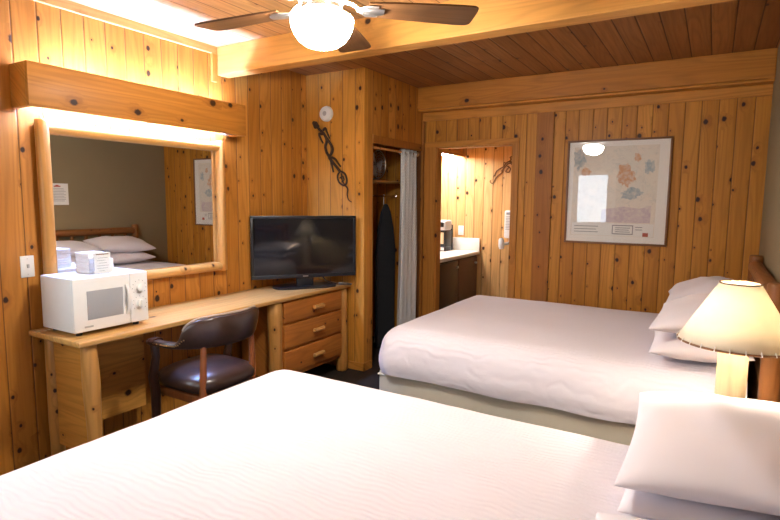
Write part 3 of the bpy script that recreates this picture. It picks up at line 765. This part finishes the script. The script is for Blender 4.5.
# iron lizard; sketched in a 347 x 520 grid on the closet front wall
def lz(a, q, d=.012): return Vector((-.078 + a / 347 * .835, YC - d, 2.432 - .075 * a / 347 - q / 520 * (1.045 - .03 * a / 347)))
t = thing('lizard_ornament', 'dark rusty iron lizard ornament on the closet wall under the smoke detector', 'wall ornament', tuple(lz(140, 260, 0)))
def sm(pts, n=5):
    out = []
    for i in range(len(pts) - 1):
        p0, p1, p2, p3 = [Vector((*pts[max(0, min(len(pts) - 1, j))], 0)) for j in (i - 1, i, i + 1, i + 2)]
        for k in range(n):
            s_ = k / n; out.append(.5 * ((2 * p1) + (-p0 + p2) * s_ + (2 * p0 - 5 * p1 + 4 * p2 - p3) * s_ ** 2 + (-p0 + 3 * p1 - 3 * p2 + p3) * s_ ** 3))
    out.append(Vector((*pts[-1], 0))); return [(v.x, v.y) for v in out]
def strand(bm, pts, r, f=lz, fl=1.0):
    q = [f(*p) for p in sm(pts)]; n = len(q)
    rs = [r[0] + (r[1] - r[0]) * i / (n - 1) for i in range(n)] if isinstance(r, tuple) else r
    tube(bm, q, rs, 8)
b = B(); strand(b, [(82, 155), (100, 172), (118, 190), (128, 215), (122, 240), (128, 265), (142, 285)], (.011, .012)); strand(b, [(112, 180), (132, 210), (152, 240), (152, 262), (140, 285), (150, 300), (172, 325), (188, 345)], (.012, .012))
strand(b, [(70, 135), (66, 142), (74, 155), (88, 160), (92, 152), (82, 143), (70, 135)], .007); obj('body', b, M['rust_metal'], t)
b = B(); bmesh.ops.create_icosphere(b, subdivisions=2, radius=.03, matrix=Matrix.Translation(lz(78, 150, .012)) @ Matrix.Diagonal((.9, .4, 1.1, 1))); obj('head', b, M['rust_metal'], t)
for pts in ([(112, 172), (122, 162), (130, 180), (142, 205)], [(108, 188), (95, 186), (100, 205), (112, 226)], [(150, 285), (166, 292), (176, 306), (190, 322)], [(145, 292), (150, 312), (153, 328), (158, 348)]):
    b = B(); strand(b, pts, (.011, .007)); obj('leg', b, M['rust_metal'], t)
b = B(); strand(b, [(180, 340), (208, 352), (216, 385), (204, 402), (182, 388), (176, 362), (186, 345)], .008); strand(b, [(186, 372), (198, 362), (204, 378), (194, 388)], .006); strand(b, [(192, 350), (196, 380), (208, 400)], .006)
obj('tail_scroll', b, M['rust_metal'], t)
b = B(); strand(b, [(206, 398), (220, 415), (218, 440), (224, 462), (238, 470)], (.007, .003)); obj('tail', b, M['rust_metal'], t)
# switch plate
t = thing('light_switch', 'white light switch plate on the plank wall left of the mirror', 'light switch', (0, -1.500, 1.103))
b = B(); box(b, .0005, .007, -1.535, -1.467, 1.046, 1.161, .003); obj('plate', b, M['white'], t)
b = B(); box(b, .0065, .018, -1.506, -1.496, 1.096, 1.116, .002); obj('toggle', b, M['grey_plastic'], t)
b = B()
for z in (1.062, 1.145): disc(b, (.0075, -1.501, z), (1, 0, 0), .003, .002, 10)
obj('screw', b, M['silver'], t)
# notice on the right wall, seen in the mirror
t = thing('paper_notice', 'white paper notice on the beige wall, seen in the mirror', 'notice', (W, .438, 1.50))
b = B(); box(b, W - .002, W - .0003, .315, .560, 1.385, 1.632); nt = obj('sheet', b, M['paper'], t, smooth=False)
b = B(); box(b, W - .0026, W - .0021, .40, .475, 1.592, 1.606); box(b, W - .0026, W - .0021, .42, .455, 1.606, 1.615); obj('heading', b, M['red_ink'], nt, smooth=False)
b = B()
for k in range(9):
    z = 1.572 - k * .018; e = random.uniform(0, .05); box(b, W - .0026, W - .0021, .34 + e * .5, .535 - e, z, z + .005)
obj('text_lines', b, M['ink'], nt, smooth=False)

# ================================================================== CLOSET CONTENTS
t = thing('curtain_rod', 'pale wooden curtain rod across the closet opening', 'curtain rod', (.572, 1.39, 1.925))
b = B(); tube(b, [(.572, OY0 - .001 + .002, 1.925), (.572, OY1 - .002, 1.925)], .011, 12); obj('rod', b, M['log_y'], t)
for y in (OY0 + .005, OY1 - .005):
    b = B(); disc(b, (.572, y, 1.925), (0, 1, 0), .022, .008, 16); obj('rod_flange', b, M['brass'], t)
t = thing('closet_curtain', 'grey dotted closet curtain bunched at the right side of the opening', 'curtain', (.572, 1.63, 1.925))
CY0, CY1, NF = 1.492, 1.806, 4
b = B(); uvl = b.loops.layers.uv.new('UVMap'); rows = []; nu, nv = 96, 24
for j in range(nv + 1):
    f = j / nv; z = 1.965 - f * 1.92 if False else 1.952 - f * 1.90; r = []
    for i in range(nu + 1):
        u = i / nu; amp = .036 + .006 * f; y0 = CY0 - .02 * f
        y = y0 + (CY1 - y0) * u + .010 * math.sin(4 * PI * NF * u); x = .572 + amp * math.sin(2 * PI * NF * u + .4 * math.sin(f * 3)) + .006 * math.sin(f * 4 + u * 5)
        v = b.verts.new((x, y, z)); r.append((v, u * .95, z))
    rows.append(r)
for j in range(nv):
    for i in range(nu):
        q = (rows[j][i], rows[j][i + 1], rows[j + 1][i + 1], rows[j + 1][i]); fc = b.faces.new([p[0] for p in q])
        for lp, p in zip(fc.loops, q): lp[uvl].uv = (p[1], p[2])
o = obj('curtain_cloth', b, M['curtain'], t, angle=180); md = o.modifiers.new('thick', 'SOLIDIFY'); md.thickness = .0015
for k in range(NF * 2):
    u = (k + .5) / (NF * 2); y = CY0 + (CY1 - CY0) * (k * .5 / NF)
    b = B(); c = Vector((.572, y + .004, 1.925)); seg = 20
    tube(b, [c + Vector((.022 * math.cos(2 * PI * q / seg), .0, .022 * math.sin(2 * PI * q / seg))) for q in range(seg + 1)], .0035, 6, cap=False); obj('grommet', b, M['silver'], t)
b = B(); box(b, .005, .42, YC + .055, D - .004, 1.640, 1.660, .003); tag(obj('closet_shelf', b, M['trim_y']), 'pine shelf high inside the dark closet', 'shelf')
t = thing('closet_rail', 'thin metal hanging rail inside the closet below the shelf', 'rail', (.30, 1.35, 1.515))
b = B(); tube(b, [(.30, YC + .052, 1.515), (.30, D - .002, 1.515)], .010, 12); obj('rail', b, M['chrome'], t)
for y in (YC + .058, D - .008):
    b = B(); disc(b, (.30, y, 1.515), (0, 1, 0), .02, .008, 14); obj('rail_socket', b, M['chrome'], t)
t = thing('desk_fan', 'round wire desk fan stored on the closet shelf', 'fan', (.30, 1.47, 1.66))
fc = Vector((.31, 1.47, 1.815))
b = B(); lathe(b, [(0, 1.6605), (.085, 1.6605), (.085, 1.672), (.03, 1.685), (0, 1.69)], (.27, 1.47, 0), 24); obj('base', b, M['black'], t)
b = B(); tube(b, [(.27, 1.47, 1.68), (.268, 1.47, 1.80)], .014, 10); tube(b, [(.235, 1.47, 1.815), (.30, 1.47, 1.815)], [.032, .038], 14); obj('motor', b, M['black'], t)
b = B()
for q in range(3):
    a = 2 * PI * q / 3; prism(b, [(.012, -.012), (.10, -.045), (.112, .0), (.10, .045), (.012, .012)], lambda x, y, d: fc + Vector((.0 + d + y * .25, x * math.cos(a) - y * math.sin(a), x * math.sin(a) + y * math.cos(a))), .002)
obj('fan_blades', b, M['grey_plastic'], t)
b = B()
for R in (.03, .055, .08, .105, .13):
    tube(b, [fc + Vector((.05 - .02 * (R / .13) ** 3, R * math.cos(2 * PI * q / 36), R * math.sin(2 * PI * q / 36))) for q in range(37)], .0016 if R < .13 else .004, 6, cap=False)
for q in range(20):
    a = 2 * PI * q / 20; tube(b, [fc + Vector((.05, .02 * math.cos(a), .02 * math.sin(a))), fc + Vector((.03, .13 * math.cos(a), .13 * math.sin(a))), fc + Vector((-.03, .1 * math.cos(a), .1 * math.sin(a)))], .0014, 5)
obj('grille', b, M['silver'], t)
t = thing('ironing_board', 'ironing board with dark cover standing upright in the closet under the rail', 'ironing board', (.30, 1.60, 1.5))
b = B(); pl = [(1.47, .001), (1.80, .001), (1.80, 1.0), (1.77, 1.2), (1.71, 1.36), (1.665, 1.425), (1.635, 1.44), (1.605, 1.425), (1.56, 1.36), (1.50, 1.2), (1.47, 1.0)]
prism(b, pl, lambda y, z, d: Vector((.31 + d, y, z)), .03); bmesh.ops.bevel(b, geom=b.edges[:], offset=.006, segments=2, affect='EDGES'); obj('board', b, M['navy'], t)
b = B(); tube(b, [(.30, 1.635, 1.43), (.30, 1.635, 1.495), (.29, 1.635, 1.525), (.30, 1.635, 1.5305), (.312, 1.635, 1.522)], .004, 8); obj('hook', b, M['silver'], t)
b = B(); tube(b, [(.29, 1.50, .05), (.285, 1.60, .8), (.29, 1.62, 1.2)], .009, 8); tube(b, [(.29, 1.77, .05), (.285, 1.67, .8), (.29, 1.65, 1.2)], .009, 8); obj('folded_legs', b, M['grey_plastic'], t)

# ================================================================== VANITY ALCOVE
t = thing('vanity_cabinet', 'dark brown vanity cabinet through the doorway', 'cabinet', (.45, 2.54, 0))
b = B(); box(b, .205, .715, 1.985, E_ - .01, 0, .838, .003); obj('body', b, M['espresso'], t)
for y0, y1, m in ((2.0, 2.52, 'espresso'), (2.54, 3.07, 'espresso_door')):
    b = B(); box(b, .7155, .735, y0, y1, .08, .815, .004); dr = obj('door', b, M[m], t)
    b = B(); disc(b, (.748, y1 - .07 if y0 > 2.2 else y1 - .06, .75), (1, 0, 0), .014, .026, 14); obj('knob', b, M['silver'], dr)
t = thing('vanity_countertop', 'cream vanity countertop with raised backsplash beyond the doorway', 'countertop', (.48, 2.54, .84))
b = B(); box(b, .203, .76, 1.98, E_ - .003, .8385, .88, .008, 3); obj('worktop', b, M['cream'], t)
b = B(); box(b, .203, .755, E_ - .024, E_ - .002, .8805, 1.03, .006, 3); obj('backsplash', b, M['cream'], t)
t = thing('vanity_light', 'boxed pine light over the vanity counter', 'light fixture', (.35, 2.54, 2.0))
b = B(); box(b, .48, .51, 1.98, E_ - .005, 2.0, 2.11, .003); obj('front_board', b, M['valance'], t)
b = B(); box(b, .2005, .4795, 1.98, E_ - .005, 2.085, 2.11); obj('top_board', b, M['valance'], t)
b = B(); box(b, .24, .44, 2.05, E_ - .06, 2.012, 2.03, .003); obj('light_panel', b, M['vanity_tube'], t)
# coffee maker
kx, ky = .385, 2.88
t = thing('coffee_maker', 'small black and silver coffee maker on the vanity counter', 'coffee maker', (kx, ky, .88))
b = B(); box(b, kx - .058, kx + .058, ky - .085, ky + .09, .8805, .93, .008); obj('base', b, M['black'], t)
b = B(); box(b, kx - .058, kx + .058, ky - .07, ky + .09, .9302, 1.125, .008); obj('column', b, M['black'], t)
b = B(); box(b, kx - .060, kx + .060, ky - .095, ky + .09, 1.1255, 1.245, .022, 4); hd = obj('brew_head', b, M['pale_grey'], t)
b = B(); box(b, kx - .034, kx + .036, ky - .102, ky - .0945, 1.165, 1.222, .006); obj('display', b, M['black'], hd)
b = B(); box(b, kx - .058, kx + .058, ky + .0905, ky + .13, .8805, 1.19, .01); obj('water_tank', b, M['black'], t)
b = B(); box(b, kx - .035, kx + .04, ky - .0885, ky - .0855, .89, .925, .001); obj('drip_tray', b, M['paper'], t)
b = B(); box(b, kx - .032, kx + .026, ky - .0735, ky - .0705, .965, 1.10, .001); obj('front_plate', b, M['pale_post'], t)
t = thing('wall_outlet', 'white wall outlet plate above the vanity backsplash', 'outlet', (.505, E_, 1.12))
b = B(); box(b, .470, .540, E_ - .007, E_ - .0005, 1.06, 1.175, .003); obj('plate', b, M['white'], t)
b = B()
for z in (1.09, 1.145): box(b, .49, .52, E_ - .009, E_ - .0065, z - .016, z + .016, .003)
obj('socket', b, M['cream'], t)
# hair dryer
hx = 1.135
t = thing('wall_hair_dryer', 'white and grey hair dryer mounted on the vanity wall', 'hair dryer', (hx, E_, 1.15))
b = B(); box(b, hx - .07, hx + .07, E_ - .07, E_ - .001, 1.05, 1.37, .02, 4); hb_ = obj('housing', b, M['white'], t)
b = B()
for k in range(9): box(b, hx - .05, hx + .05, E_ - .074, E_ - .069, 1.15 + k * .018, 1.158 + k * .018, .001)
obj('grille', b, M['grey_plastic'], hb_)
b = B(); box(b, hx - .045, hx + .045, E_ - .076, E_ - .0695, 1.32, 1.355, .003); obj('label_panel', b, M['grey_plastic'], hb_)
b = B(); tube(b, [(hx - .085, E_ - .10, 1.05), (hx - .085, E_ - .10, 1.03), (hx - .083, E_ - .095, .96), (hx - .08, E_ - .09, .93)], [.02, .032, .034, .028], 16); tube(b, [(hx - .085, E_ - .10, .99), (hx - .05, E_ - .08, .985), (hx - .0, E_ - .05, 1.0), (hx, E_ - .04, 1.055)], [.02, .018, .018, .016], 12); obj('nozzle', b, M['white'], t)
# second lizard, on the vanity wall
def lz2(a, q, d=.008): return Vector((.855 + (a - 85) / (370 - 85) * .30, E_ - d, 2.005 - (q - 120) / (470 - 120) * .33))
t = thing('lizard_ornament', 'tan iron lizard ornament on the vanity wall seen through the doorway', 'wall ornament', tuple(lz2(230, 290, 0)))
b = B(); strand(b, [(140, 380), (160, 320), (205, 285), (240, 265), (265, 225), (300, 205), (330, 215)], (.007, .008), lz2); strand(b, [(215, 320), (245, 285), (285, 235), (320, 225)], (.007, .008), lz2); obj('body', b, M['copper_metal'], t)
b = B(); strand(b, [(320, 225), (345, 215), (340, 235), (325, 235)], .010, lz2); obj('head', b, M['copper_metal'], t)
for pts in ([(265, 225), (245, 215), (235, 250)], [(300, 205), (320, 180), (310, 155), (335, 150), (345, 170)], [(280, 260), (300, 270), (280, 300), (265, 325), (295, 335)], [(300, 270), (318, 295), (300, 340)], [(215, 280), (190, 295), (165, 315), (150, 350), (125, 385)]):
    b = B(); strand(b, pts, (.007, .005), lz2); obj('leg', b, M['copper_metal'], t)
b = B(); strand(b, [(235, 300), (220, 340), (180, 370), (150, 410), (130, 455), (110, 465), (90, 445), (95, 425)], (.008, .004), lz2); obj('tail', b, M['copper_metal'], t)

# ================================================================== DAYLIGHT AND CAMERA
wd = bpy.data.worlds.new('sky'); SC.world = wd; wd.use_nodes = True
bg = wd.node_tree.nodes['Background']; bg.inputs[0].default_value = (.80, .90, 1.0, 1); bg.inputs[1].default_value = 3.0
def portal(name, loc, rot, sx, sy):
    L = bpy.data.lights.new(name, 'AREA'); L.shape = 'RECTANGLE'; L.size = sx; L.size_y = sy; L.cycles.is_portal = True
    o = bpy.data.objects.new(name, L); COL.objects.link(o); o.location = loc; o.rotation_euler = rot
portal('added_window_daylight', (-.11, (WY0 + WY1) / 2, (WZ0 + WZ1) / 2), (0, -PI / 2, 0), WZ1 - WZ0, WY1 - WY0)  # guides sky light through the added left-wall window
portal('door_daylight', ((GX0 + GX1) / 2, YN - .11, (GZ0 + GZ1) / 2), (PI / 2, 0, 0), GX1 - GX0, GZ1 - GZ0)

cam = bpy.data.cameras.new('camera'); co = bpy.data.objects.new('camera', cam); COL.objects.link(co); SC.camera = co
yaw, pitch, roll, fpx = .54, -.1105, .0091, 537.34
fw = Vector((-math.sin(yaw) * math.cos(pitch), math.cos(yaw) * math.cos(pitch), math.sin(pitch))); rt = Vector((math.cos(yaw), math.sin(yaw), 0)); up = rt.cross(fw)
r2 = rt * math.cos(roll) + up * math.sin(roll); u2 = -rt * math.sin(roll) + up * math.cos(roll)
mt = Matrix((r2, u2, -fw)).transposed().to_4x4(); mt.translation = (3.1257, -2.9459, 1.4716); co.matrix_world = mt
cam.sensor_width = 36; cam.sensor_fit = 'HORIZONTAL'; cam.lens = fpx / 780 * 36; cam.clip_start = .02
vs = SC.view_settings; vs.view_transform = 'Standard'; vs.look = 'None'; vs.gamma = 1.0; vs.exposure = 1.68; vs.use_curve_mapping = False
